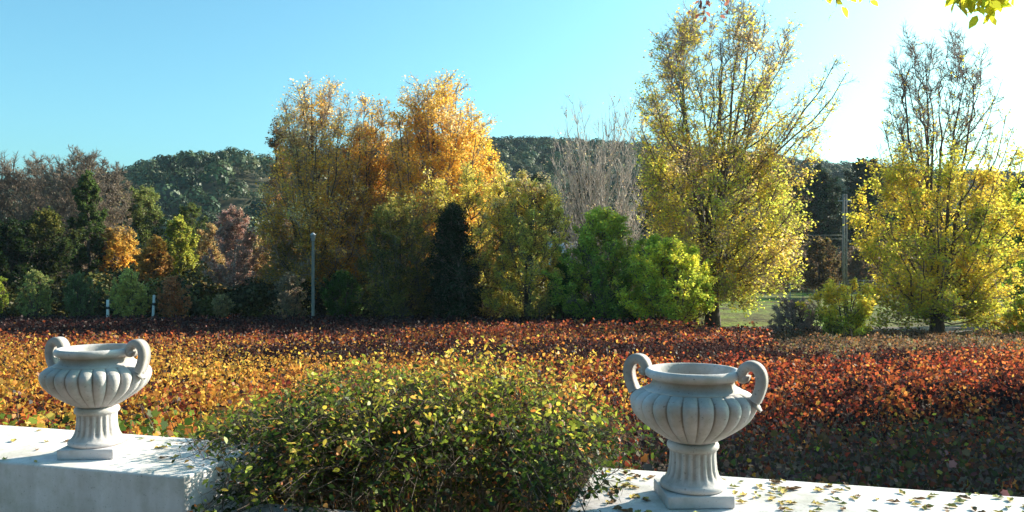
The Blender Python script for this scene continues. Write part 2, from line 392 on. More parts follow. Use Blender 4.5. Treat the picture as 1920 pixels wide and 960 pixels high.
SUNV = np.array(sdir)
def tree(kindname, label, cat, base, prof, r_seed, trunk_r=.25, nl=50, steep=1.3, m2=14, m3=5, l2=.22, l3=.4, leafn=8000, leaf=.17, cols=None,
         colscale=4.0, colh=0.0, keep=None, bark=None, twig=None, stems=1, stem_spread=.3, tr=(.014, .008), low=.0, group=None, mat=None,
         shape='quad', leafspread=.12, ex=.8, up3=.3, trunk_top=.95, tmin=.25, lens=1.0, up=.3, depth=1.0, colmix=.35, fork=None, lump=.34, spread=.72):
    """base=(px,py,Y). prof=[(py,left_px,right_px)] outline of the crown from bottom to top, in photo pixels, turned into metres."""
    r = np.random.RandomState(r_seed); px, py, Y = base
    b0 = W(px, py, Y); b0[2] = ground(b0[0], b0[1]) - .05
    m = Y / F
    pr_ = np.array([(EYE - (q[0] - 480) * m - b0[2], (px - q[1]) * m, (q[2] - px) * m) for q in prof]); pr_ = pr_[np.argsort(pr_[:, 0])]
    zb, zt = max(pr_[0, 0], .05), pr_[-1, 0]; H = zt
    def env(z, az):
        l = np.interp(z, pr_[:, 0], pr_[:, 1]); rr = np.interp(z, pr_[:, 0], pr_[:, 2]); c = np.cos(az)
        side = np.where(c > 0, rr, l); dep = (np.abs(l + rr)) / 2 * depth
        e_ = np.sqrt((side * c) ** 2 + (dep * np.sin(az)) ** 2)
        q_ = np.stack([np.cos(az) * 2.0 + 0 * z, np.sin(az) * 2.0 + 0 * z, z * (4.0 / H)], -1) + r_seed
        return e_ * np.clip(1 + lump * N2(q_, 2.2), .55, 1.25)
    root = empty(kindname, tuple(b0), label, cat, group)
    # stems
    nt_ = 9; ST = []
    for s in range(stems):
        a = r.uniform(0, 6.28); sp = 0 if stems == 1 else stem_spread * r.uniform(.4, 1) * H
        ctr = np.interp(H * trunk_top, pr_[:, 0], (pr_[:, 2] - pr_[:, 1]) / 2)
        z = np.linspace(0, H * trunk_top * (1 if s == 0 else r.uniform(.7, 1)), nt_); q = (z / H)
        x = math.cos(a) * sp * q ** 1.2 + ctr * q ** 1.5 + np.cumsum(r.normal(size=nt_)) * .008 * H * (q > 0)
        y = math.sin(a) * sp * .7 * q ** 1.2 + np.cumsum(r.normal(size=nt_)) * .008 * H * (q > 0)
        ST.append(np.stack([x + (0 if stems == 1 else math.cos(a) * trunk_r), y + (0 if stems == 1 else math.sin(a) * trunk_r), z], 1))
    if fork is not None:
        ST = []
        SA = np.arange(stems) * 2.39996 + .4
        for s in range(stems):
            a = SA[s]; hs = H * r.uniform(.78, .97); z = np.linspace(0, hs, 12); q = z / H
            o_ = np.clip((q - fork) / (1 - fork), 0, 1) ** .8
            ro = spread * env(np.full(12, H * .62), np.full(12, a)) * o_ * (.35 if s == 0 else r.uniform(.6, 1.15))
            wob = np.cumsum(r.normal(size=(12, 2)), 0) * .007 * H * (o_ > 0)[:, None]
            ST.append(np.stack([np.cos(a) * ro + wob[:, 0], np.sin(a) * ro + wob[:, 1], z], 1))
        nt_ = 12
    ST = np.array(ST)
    q = np.linspace(0, 1, nt_); RT = trunk_r * ((1 - q) ** .9 * (1 if stems == 1 else .6) if fork is None else np.where(q < fork, 1 - q * .6, .38 * (1 - q) ** .9 + .02)) + .012; RT = np.tile(RT, (stems, 1)); RT[:, 0] *= 1.35
    mb = MB(); mb.tubes(ST, RT, 8)
    # limbs
    az = np.arange(nl) * 2.39996 + r.uniform(0, .6, nl); ze = zb + (zt - zb) * (np.arange(nl) + r.uniform(0, 1, nl)) / nl
    ze = zb + (zt - zb) * ((ze - zb) / (zt - zb)) ** ex
    re = env(ze, az) * r.uniform(.45, 1.0, nl) ** .5
    zs = np.clip(ze - re * steep * r.uniform(.7, 1.4, nl) - .02 * H, low * H, H * trunk_top * .97)
    si = r.randint(0, stems, nl)
    if fork is not None: si = np.argmin(np.abs(np.angle(np.exp(1j * (az[:, None] - SA[None])))) + r.uniform(0, .7, (nl, stems)), 1)
    S = np.array([[np.interp(zs[i], ST[si[i]][:, 2], ST[si[i]][:, c]) for c in range(3)] for i in range(nl)])
    ctrx = np.interp(ze, pr_[:, 0], (pr_[:, 2] - pr_[:, 1]) * 0)
    E = np.stack([re * np.cos(az), re * np.sin(az), ze], 1)
    C = np.stack([S[:, 0] * .35 + E[:, 0] * .65, S[:, 1] * .35 + E[:, 1] * .65, S[:, 2] + (E[:, 2] - S[:, 2]) * .33], 1)
    LP = bez(S, C, E, 7); LP[:, 1:-1] += r.normal(size=(nl, 5, 3)) * .012 * H * min(1, 3 / max(H, .1) + .4)
    LL = np.linalg.norm(E - S, axis=1)
    lr = np.clip(.008 * LL + .008, .006, trunk_r * .4); RL = lr[:, None] * np.linspace(1, .25, 7)[None]
    mb.tubes(LP, RL, 5)
    size = float(np.mean(LL))
    m2 = int(m2 * 1.35); m3 = int(m3 * 1.2 + .5); leafn = int(leafn * 2.6); leaf = leaf * .78
    T2 = sprout(LP, m2, size * l2 * 1.0, r, tmin=tmin, up=up, n=4); R2 = np.tile(np.linspace(tr[0] * 1.5, tr[0] * .8, 4), (len(T2), 1))
    T3 = sprout(T2, m3, size * l2 * l3 * lens, r, tmin=.3, up=up3, n=3); R3 = np.tile(np.linspace(tr[1] * 1.2, tr[1] * .6, 3), (len(T3), 1))
    mb.build('trunk', bark or BARK, root, True)
    mb = MB(); mb.tubes(T2, R2, 3); mb.tubes(T3, R3, 3)
    mb.build('twigs', twig or TWIGBROWN, root, False)
    if leafn:
        A = np.concatenate([T3.reshape(-1, 3), T3[:, 1:].reshape(-1, 3), T2[:, 2:].reshape(-1, 3)])
        P = A[r.randint(0, len(A), int(leafn * 1.7))] + r.normal(size=(int(leafn * 1.7), 3)) * leafspread * size * l2
        h = np.clip((P[:, 2] - zb) / (zt - zb), 0, 1)
        k = np.ones(len(P)) if keep is None else np.interp(h, [a for a, _ in keep], [a for _, a in keep])
        k = k * np.clip(.66 + .85 * N1(P + 31 * r_seed, colscale * .45), .06, 1)
        P = P[r.uniform(0, 1, len(P)) < k][:leafn]
        P = P[P[:, 2] > .02]
        h = np.clip((P[:, 2] - zb) / (zt - zb), 0, 1)
        t = .5 + colmix * N2(P + 17 * r_seed, colscale) + .14 * r.normal(size=len(P)) + colh * (h - .5)
        leaves('crown', P, leaf, pal(cols, t, r), mat or LEAF, root, shape, r=r)
    return root

# leaf colours (base colours of the leaves themselves)
OLIVE = (.17, .155, .03); YEL = (.92, .72, .09); GOLD = (.92, .58, .10); ORG = (.84, .44, .07); LIME = (.62, .66, .09); GRN = (.10, .19, .03)
DGRN = (.035, .065, .018); PALEO = (.94, .74, .42); BRN = (.20, .11, .05); PINKB = (.60, .38, .30); RED = (.42, .06, .025)
BRGRN = (.26, .46, .05)

# --- the big cottonwood right of centre
tree('poplar_tree', 'tallest tree in view, spreading yellow-green poplar with half-bare top, rooted at the vineyard edge', 'tree', (1336, 605, 43),
     [(575, 1290, 1400), (530, 1245, 1500), (470, 1220, 1525), (400, 1210, 1525), (330, 1200, 1535), (260, 1190, 1570), (190, 1188, 1585), (130, 1205, 1545), (80, 1230, 1495), (45, 1262, 1450), (18, 1310, 1395)],
     11, trunk_r=.34, nl=150, steep=.8, m2=15, m3=9, l2=.25, l3=.42, leafn=27000, leaf=.17, cols=[(.30, .30, .06), LIME, (.72, .72, .14), YEL, YEL, PALEO, PALEO], colscale=3.5, colh=.3,
     keep=[(0, .9), (.45, 1), (.56, .5), (.75, .36), (.95, .24), (1, .1)], tr=(.011, .007), low=.12, ex=.85, twig=TWIGPINK, trunk_top=.9, group=None, stems=8, fork=.16, lump=.10, spread=.62)
# --- the right yellow tree
tree('poplar_tree', 'golden-yellow tree with tall bare top twigs standing right of the concrete pole', 'tree', (1757, 625, 37),
     [(612, 1650, 1880), (560, 1620, 1930), (480, 1615, 1925), (400, 1612, 1925), (330, 1622, 1920), (290, 1635, 1895), (230, 1650, 1870), (160, 1665, 1850), (100, 1680, 1825), (58, 1700, 1790)],
     12, trunk_r=.26, nl=120, steep=1.2, m2=14, m3=8, l2=.22, l3=.42, leafn=30000, leaf=.16, cols=[OLIVE, LIME, YEL, YEL, GOLD], colscale=3, colh=.35,
     keep=[(0, .8), (.5, 1), (.56, .3), (.64, .06), (.8, .012), (1, 0)], low=.05, ex=.85, twig=TWIGPINK, tr=(.009, .006), stems=6, fork=.10, lump=.15)
# --- orange poplars, centre left
POP = dict(steep=3.0, m2=16, m3=6, l2=.2, l3=.5, twig=TWIGPINK, low=.12, lump=.2)
tree('poplar_tree', 'dull orange poplar at the left end of the orange clump, grey twigs at its tip', 'tree', (600, 590, 47),
     [(560, 525, 680), (470, 485, 690), (380, 478, 692), (300, 485, 690), (240, 508, 680), (195, 528, 655), (160, 555, 615)], 21, trunk_r=.3, nl=70, leafn=20000, leaf=.17,
     cols=[(.36, .26, .07), (.5, .3, .08), ORG, GOLD, GOLD, PALEO, PALEO], colh=.7, keep=[(0, .7), (.3, 1), (.75, .8), (.9, .5), (1, .3)], **POP)
tree('poplar_tree', 'slim orange poplar with two pale tips in the middle of the orange clump', 'tree', (700, 590, 50),
     [(560, 630, 770), (450, 625, 780), (350, 638, 775), (270, 648, 768), (220, 658, 758), (190, 672, 735)], 22, trunk_r=.24, nl=55, leafn=14000, leaf=.17,
     cols=[(.36, .26, .07), (.5, .3, .08), ORG, GOLD, GOLD, PALEO], colh=.6, keep=[(0, .7), (.3, 1), (.8, .9), (.9, .5), (1, .3)], **POP)
tree('poplar_tree', 'tallest orange poplar of the clump, its round top glowing golden against the sky', 'tree', (818, 590, 49),
     [(560, 745, 890), (450, 722, 915), (350, 718, 922), (270, 728, 915), (210, 740, 900), (175, 760, 880), (148, 785, 850)], 23, trunk_r=.3, nl=80, leafn=26000, leaf=.17,
     cols=[ORG, ORG, GOLD, GOLD, GOLD, PALEO], colh=.6, keep=[(0, .6), (.3, 1), (.85, 1), (.94, .6), (1, .3)], **POP)
tree('poplar_tree', 'shorter golden poplar filling the right end of the orange clump', 'tree', (885, 590, 52),
     [(560, 840, 940), (450, 835, 945), (350, 838, 945), (280, 845, 938), (228, 865, 910)], 24, trunk_r=.22, nl=50, leafn=13000, leaf=.17,
     cols=[BRN, ORG, GOLD, YEL, GOLD], colh=.4, **POP)
tree('poplar_tree', 'thin grey half-bare poplar leaning out left of the orange clump', 'tree', (530, 590, 54),
     [(540, 500, 560), (430, 490, 570), (330, 500, 560), (260, 508, 552), (220, 520, 540)], 25, trunk_r=.16, nl=36, leafn=3500, leaf=.16,
     cols=[OLIVE, BRN, ORG], steep=2.6, m2=14, m3=5, l2=.2, l3=.45, twig=TWIGPINK)
# --- olive-yellow trees in front, centre
tree('ash_tree', 'olive-green tree in front of the orange poplars, left of the dark ivy column', 'tree', (755, 590, 42),
     [(580, 670, 835), (520, 655, 850), (460, 665, 850), (410, 690, 835), (375, 725, 800)], 31, trunk_r=.16, nl=50, leafn=13000, leaf=.13, cols=[DGRN, OLIVE, (.26, .22, .05), (.42, .36, .09), (.6, .5, .12)], colh=.4, stems=3, stem_spread=.15, steep=1.3, m2=14, m3=5)
tree('ash_tree', 'yellow-green tree behind the dark ivy column, round pale crown', 'tree', (905, 590, 43),
     [(570, 840, 960), (500, 800, 985), (430, 785, 990), (370, 795, 985), (340, 810, 970), (316, 840, 945)], 32, trunk_r=.16, nl=56, leafn=15000, leaf=.13, cols=[(.28, .25, .06), (.52, .46, .12), (.7, .62, .14), YEL, PALEO], colh=.5, stems=3, stem_spread=.2, steep=1.2, m2=14, m3=5)
tree('ash_tree', 'broad olive-yellow tree standing left of the white shed roof', 'tree', (990, 590, 41.5),
     [(580, 915, 1055), (520, 910, 1072), (450, 920, 1078), (395, 930, 1072), (358, 940, 1060), (332, 960, 1030)], 33, trunk_r=.15, nl=56, leafn=14000, leaf=.13, cols=[(.30, .28, .07), (.52, .48, .12), (.72, .66, .16), YEL, PALEO], colh=.45, stems=3, stem_spread=.2, steep=1.2, m2=14, m3=5)
tree('ivy_clad_tree', 'near-black column of ivy on a dead trunk among the olive-yellow trees', 'tree', (848, 590, 41),
     [(585, 785, 900), (530, 790, 895), (490, 802, 892), (455, 828, 876), (425, 832, 866), (395, 838, 858)], 34, trunk_r=.15, nl=50, leafn=14000, leaf=.13, cols=[DGRN, (.02, .035, .012), DGRN], steep=.8, m2=12, m3=5, mat=NEEDLE, ex=.9, l2=.7, lump=.8, up=-.1, colscale=1.6)
# --- bare white poplars
tree('bare_poplar', 'leafless pale-stemmed poplars fanning out behind the bright green bush', 'tree', (1125, 560, 62),
     [(520, 1050, 1190), (420, 1020, 1215), (320, 1015, 1222), (260, 1035, 1225), (215, 1060, 1215), (190, 1080, 1200)], 41, trunk_r=.13, nl=95, leafn=700, leaf=.16, cols=[BRN, PALEO], steep=3.2, m2=9, m3=4, l2=.18, l3=.5,
     bark=BARKPALE, twig=TWIGPALE, stems=11, stem_spread=.25, up=.8, up3=.7, low=.03, tr=(.014, .009))
# --- green bushes centre
tree('leafy_bush', 'bright green bush in front of the bare white poplars', 'bush', (1130, 592, 40),
     [(585, 1030, 1235), (540, 1020, 1245), (490, 1035, 1235), (450, 1065, 1205), (420, 1090, 1170), (400, 1115, 1140)], 42, trunk_r=.1, nl=60, leafn=16000, leaf=.14, cols=[GRN, (.22, .34, .05), (.40, .52, .08), LIME, (.74, .76, .12)], lump=.45, colh=.6, stems=5, stem_spread=.3, steep=.9, m2=12, m3=5, mat=LEAFG, low=.02)
tree('leafy_bush', 'yellow and green bush at the left foot of the tallest tree', 'bush', (1250, 592, 37.5),
     [(585, 1170, 1335), (540, 1155, 1350), (500, 1165, 1340), (472, 1190, 1310), (452, 1225, 1275)], 43, trunk_r=.1, nl=60, leafn=15000, leaf=.14, cols=[BRGRN, LIME, (.76, .80, .12), (.92, .84, .10), (.94, .84, .08)], lump=.4, colscale=2.2, stems=5, stem_spread=.3, steep=.9, m2=12, m3=5, low=.02)
tree('leafy_bush', 'dark green low bush filling the gap below the white shed', 'bush', (1062, 590, 41),
     [(585, 1025, 1100), (545, 1022, 1105), (510, 1035, 1095), (492, 1050, 1080)], 44, trunk_r=.07, nl=36, leafn=7000, leaf=.14, cols=[DGRN, GRN, GRN], stems=4, stem_spread=.3, steep=.8, mat=LEAFG, low=.02)
# --- shrubs along the field edge, left
def shrub(label, x, yb, Y, half, ytop, cols, seed, n=4500, leaf=.10, name='shrub', **kw):
    yt = ytop; h = yb - yt
    a = dict(trunk_r=.05, nl=34, steep=1.2, m2=9, m3=4, stems=6, stem_spread=.35, low=.02, colscale=1.2, tr=(.008, .006), ex=.8)
    a.update(kw)
    return tree(name, label, 'shrub', (x, yb, Y), [(yb - 3, x - half * .6, x + half * .6), (yb - h * .3, x - half, x + half), (yb - h * .65, x - half * .85, x + half * .85), (yb - h * .88, x - half * .5, x + half * .5), (yt, x - 3, x + 3)],
                seed, leafn=n, leaf=leaf, cols=cols, group='shrubs along the far edge of the vineyard', **a)
shrub('upright light green shrub, second from the left along the field edge', 66, 584, 43, 34, 508, [OLIVE, (.40, .44, .14), (.52, .55, .20)], 51, up=.8, up3=.8, n=3200)
shrub('spiky mid-green shrub between the upright shrub and the white marker post', 150, 586, 43, 42, 516, [(.07, .11, .04), (.16, .22, .08), (.28, .34, .14)], 52, up=.9, up3=.8)
shrub('round yellow-green shrub between the two small marker posts', 240, 586, 43, 40, 508, [(.34, .26, .08), (.60, .58, .16), (.70, .66, .20), (.60, .44, .16)], 53, n=7000)
shrub('rusty red-orange shrub right of the second marker post', 326, 587, 43, 34, 520, [(.30, .34, .10), (.62, .24, .10), (.66, .28, .12), (.72, .42, .2)], 54)
shrub('lowest shrub of the field edge, small dull tan tuft', 415, 586, 43, 22, 554, [(.34, .30, .12), (.6, .44, .22)], 55, n=2200)
shrub('grey-brown twiggy shrub just left of the slender lamp pole', 545, 588, 42.5, 36, 514, [(.3, .28, .12), (.45, .32, .2), (.55, .40, .28)], 56, n=3200)
shrub('dense dark green shrub just right of the slender lamp pole', 640, 588, 42.5, 44, 512, [DGRN, GRN, (.10, .17, .05)], 57, n=9000)
shrub('yellow-green shrub cut off by the left edge of the photo', -8, 584, 43, 20, 520, [GRN, LIME], 58, n=2500)
shrub('low olive shrub between the dark green shrub and the ivy column', 728, 588, 42, 40, 530, [DGRN, OLIVE, GRN], 59, n=6000)
# --- shrubs on the right
tree('shrub', 'yellow-topped shrub with arching shoots below the concrete pole', 'shrub', (1585, 640, 31), [(632, 1550, 1625), (590, 1525, 1645), (560, 1510, 1655), (540, 1530, 1640), (530, 1560, 1600)], 61,
     trunk_r=.05, nl=44, leafn=7500, leaf=.10, cols=[OLIVE, LIME, YEL, YEL, (.92, .66, .08)], colh=.8, colscale=1.6, stems=6, stem_spread=.4, steep=.9, m2=10, m3=4, low=.02, tr=(.008, .006))
tree('shrub', 'low grey-brown leafless shrub left of the yellow-topped shrub', 'shrub', (1492, 628, 33), [(622, 1445, 1540), (590, 1440, 1545), (570, 1455, 1525), (560, 1475, 1505)], 62,
     trunk_r=.04, nl=70, leafn=2600, leaf=.06, cols=[(.3, .18, .12), (.48, .28, .2), (.6, .38, .28)], stems=8, stem_spread=.5, steep=.7, m2=16, m3=7, low=.02, tr=(.008, .006), twig=TWIGPINK)
tree('leafy_bush', 'light green tree edge leaning in behind the golden-yellow tree at far right', 'bush', (1915, 600, 44), [(585, 1850, 1990), (500, 1850, 2000), (430, 1860, 1990), (370, 1880, 1960)], 63,
     trunk_r=.12, nl=50, leafn=11000, leaf=.15, cols=[GRN, BRGRN, LIME], stems=4, stem_spread=.3, steep=1, low=.05)
shrub('orange-tinted shrub at the far right below the golden-yellow tree', 1925, 640, 33, 60, 560, [ORG, YEL, LIME, BRN], 64, n=6000)
# --- woods at the left
for i, a in enumerate([
    (30, 62, 90, 300, 'leftmost leafless brown tree, twigs showing against the sky', BRN), (95, 60, 75, 296, 'leafless brown tree second from the left with a hazy twig crown', BRN),
    (155, 58, 70, 284, 'tallest leafless tree of the left wood, grey twigs above the ivy', BRN), (205, 63, 45, 305, 'leafless tree at the right end of the left wood', BRN), (-60, 60, 80, 310, 'leafless tree just outside the left edge of the photo', BRN)]):
    x, Y, hw, yt, lab, c = a
    tree('bare_tree', lab, 'tree', (x, 560, Y), [(540, x - hw * .7, x + hw * .7), (460, x - hw, x + hw), (380, x - hw, x + hw), (330, x - hw * .7, x + hw * .7), (yt, x - hw * .3, x + hw * .3)], 70 + i,
         trunk_r=.2, nl=60, leafn=3500, leaf=.16, cols=[(.20, .14, .09), (.34, .24, .15), (.28, .26, .10)], keep=[(0, 1), (.6, .5), (1, .05)], stems=2, stem_spread=.2, steep=1.6, m2=18, m3=8, l2=.24, l3=.4, twig=TWIGBROWN, tr=(.018, .012))
LW = [ # x, yb, Y, half, ytop, cols, label, n, name
    (165, 575, 54, 34, 325, [DGRN, (.08, .12, .03), (.13, .18, .05)], 'tall ivy-covered trunk in the left wood, glossy dark green', 12000, 'ivy_clad_tree'),
    (85, 580, 50, 60, 400, [DGRN, (.06, .08, .025), OLIVE], 'dark olive evergreen in front of the leafless trees', 13000, 'evergreen_tree'),
    (15, 582, 48, 55, 420, [(.02, .03, .01), DGRN], 'blackish evergreen at the left edge of the photo', 11000, 'evergreen_tree'),
    (270, 565, 66, 58, 355, [DGRN, (.13, .16, .04), (.34, .36, .10)], 'rounded green tree below the lit hillside', 14000, 'oak_tree'),
    (355, 565, 68, 42, 385, [DGRN, (.10, .13, .03), (.16, .19, .05)], 'smaller green tree right of the rounded green tree', 9000, 'oak_tree'),
    (222, 578, 55, 46, 428, [(.40, .24, .09), (.62, .38, .10), GOLD], 'soft orange-brown tree right of the ivy-covered trunk', 9000, 'maple_tree'),
    (335, 580, 54, 36, 412, [OLIVE, (.42, .42, .07), (.72, .66, .10)], 'small yellow-green tree with a lemon patch', 8000, 'maple_tree'),
    (290, 580, 50, 36, 450, [(.30, .16, .06), (.5, .26, .08), ORG], 'russet tree behind the round yellow-green shrub', 8000, 'maple_tree'),
    (395, 578, 60, 40, 425, [(.34, .2, .08), (.55, .38, .16), (.62, .42, .2)], 'tan tree left of the pinkish seed-laden tree', 8000, 'maple_tree'),
    (490, 585, 52, 50, 440, [(.3, .18, .08), (.5, .32, .14), (.6, .42, .2)], 'brown-tan tree between the pinkish tree and the orange clump', 9000, 'maple_tree'),
]
for i, (x, yb, Y, hw, yt, cols, lab, n, nm) in enumerate(LW):
    h = yb - yt
    tree(nm, lab, 'tree', (x, yb, Y), [(yb - 8, x - hw * .7, x + hw * .7), (yb - h * .3, x - hw, x + hw), (yb - h * .6, x - hw, x + hw), (yb - h * .85, x - hw * .75, x + hw * .75), (yt, x - hw * .2, x + hw * .2)], 80 + i,
         trunk_r=.15, nl=46, leafn=n, leaf=.17, cols=cols, steep=.9, m2=12, m3=5, l2=.28, low=.05, colh=.3)
tree('seedy_tree', 'pinkish-brown tree full of dry seed clusters on a pale slim trunk', 'tree', (437, 582, 48), [(530, 400, 480), (490, 385, 500), (450, 388, 495), (415, 405, 465), (396, 420, 445)], 95,
     trunk_r=.10, nl=50, leafn=8000, leaf=.13, cols=[(.25, .14, .10), PINKB, (.78, .58, .50)], bark=BARKPALE, twig=TWIGPINK, steep=1.0, m2=13, m3=5, low=.3, colscale=1.0)
# dark undergrowth along the edge of the wood: one leafy mass
r = np.random.RandomState(5); n = 60000
px_ = r.uniform(-150, 1330, n); Yv = r.uniform(44, 54, n); X = (px_ - 960) / F * Yv
top = 1.6 + .9 * N1(np.stack([X, Yv * 0, Yv * 0], 1), 6) + .5 * N2(np.stack([X, Yv, Yv * 0], 1), 2.5) + .10 * (Yv - 44)
P = np.stack([X, Yv, ground(X, Yv) + np.maximum(top, .3) * r.uniform(0, 1, n) ** .6], 1)
kind(leaves('undergrowth', P, .22, pal([DGRN, (.05, .045, .02), OLIVE, BRN], .42 + .35 * N3(P, 5), r), NEEDLE, None, r=r), 'stuff', 'dark undergrowth beneath the trees behind the vineyard')

n = 26000
px_ = r.uniform(1370, 1960, n); Yv = r.uniform(79, 90, n); X = (px_ - 960) / F * Yv
top = 3.3 + 1.2 * N1(np.stack([X, Yv * 0, Yv * 0], 1), 9) + .7 * N2(np.stack([X, Yv, Yv * 0], 1), 3.5)
P = np.stack([X, Yv, ground(X, Yv) + np.maximum(top, .3) * r.uniform(0, 1, n) ** .6], 1)
kind(leaves('brushwood', P, .26, pal([DGRN, BRN, (.25, .17, .10), (.30, .14, .08), OLIVE], .5 + .4 * N3(P, 6), r), NEEDLE, None, r=r), 'stuff', 'brown autumn brush beyond the wire fence')
# --- dark oaks on the right, in front of the far ridge
for i, (x, yb, Y, hw, yt, lab) in enumerate([
    (1535, 520, 92, 46, 322, 'round grey-green holm oak left of the concrete pole'), (1625, 515, 98, 44, 300, 'dark holm oak right behind the concrete pole'),
    (1465, 520, 100, 45, 330, 'dark holm oak half hidden behind the tallest tree'), (1900, 515, 100, 60, 345, 'dark holm oak at the right edge behind the golden tree'),
    (1010, 520, 95, 34, 330, 'grey-green holm oak above the olive-yellow trees'), (1235, 520, 100, 45, 300, 'dark holm oak behind the bare white poplars'), (1100, 520, 100, 50, 330, 'dark holm oak behind the white shed'),
    (1720, 515, 104, 60, 330, 'dark holm oak behind the trunk of the golden-yellow tree')]):
    h = yb - yt
    tree('holm_oak', lab, 'tree', (x, yb, Y), [(yb - h * .15, x - hw * .6, x + hw * .6), (yb - h * .35, x - hw, x + hw), (yb - h * .65, x - hw, x + hw), (yb - h * .88, x - hw * .7, x + hw * .7), (yt, x - hw * .2, x + hw * .2)], 110 + i,
         trunk_r=.3, nl=60, leafn=9000, leaf=.36, cols=[(.02, .03, .015), DGRN, (.06, .075, .04), (.10, .11, .075)], steep=.7, m2=10, m3=5, mat=NEEDLE, l2=.3, colscale=4)
# --- brown hedge line at the back right
for i, (x, yb, Y, hw, yt, c, lab) in enumerate([
    (1440, 540, 80, 34, 470, [BRN, (.25, .1, .06), OLIVE], 'reddish-brown bush beyond the wire fence, beside the tallest tree'),
    (1540, 535, 70, 50, 447, [OLIVE, BRN, DGRN], 'dull olive bush beyond the wire fence, left of the concrete pole'),
    (1610, 540, 78, 30, 470, [BRN, (.3, .2, .12), OLIVE], 'tan bush beyond the wire fence, right of the concrete pole')]):
    shrub(lab, x, yb, Y, hw, yt, c, 130 + i, n=5000, leaf=.22, tr=(.02, .015))

# ------------------------------------------------------------------ wooded hill
def wood():
    r = np.random.RandomState(9)
    pts = []
    for Yc in np.arange(96, 400, 4.4):
        xx = np.arange((-360 - 960) / F * Yc, (2260 - 960) / F * Yc, 4.6)
        for x in xx: pts.append((x + r.uniform(-2.2, 2.2), Yc + r.uniform(-2.2, 2.2)))
    pts = np.array(pts)
    px = 960 + F * pts[:, 0] / pts[:, 1]; cd = np.interp(px, CREST[:, 0], CREST[:, 2])
    ok = (pts[:, 1] < cd + 12) & (r.uniform(0, 1, len(pts)) < .96); pts = pts[ok]
    g = ground(pts[:, 0], pts[:, 1]); n = len(pts); print('hill trees', n)
    R = r.uniform(1.7, 3.3, n); K = 150
    D = norm(r.normal(size=(n, K, 3))); D[..., 2] = np.abs(D[..., 2]) * 1.0 - .25; D = norm(D)
    lob = norm(r.normal(size=(n, 7, 3))); dots = np.einsum('nkc,nlc->nkl', D, lob); lump = .80 + .22 * np.clip(dots.max(-1), 0, 1) ** 4
    rr = R[:, None] * lump * r.uniform(.82, 1.0, (n, K)); sc_ = np.array([1, 1, .85])
    C = np.stack([pts[:, 0], pts[:, 1], g + R * .75], 1)
    P = (C[:, None] + D * rr[..., None] * sc_).reshape(-1, 3)
    base = pal([(.02, .04, .022), (.04, .065, .032), (.085, .11, .055), (.17, .18, .10)], np.clip(.45 + .3 * N1(C, 60) + .3 * r.normal(size=n), 0, 1), r, .25)
    col = np.repeat(base, K, 0) * np.exp(r.normal(size=(n * K, 1)) * .22)
    o = leaves('hillside_wood', P, np.repeat(R * .22, K), col, NEEDLE, None, 'quad', r=r, up=0, out=D.reshape(-1, 3) * 5)
    kind(o, 'stuff', 'dark evergreen wood covering the hills behind the trees')
wood()

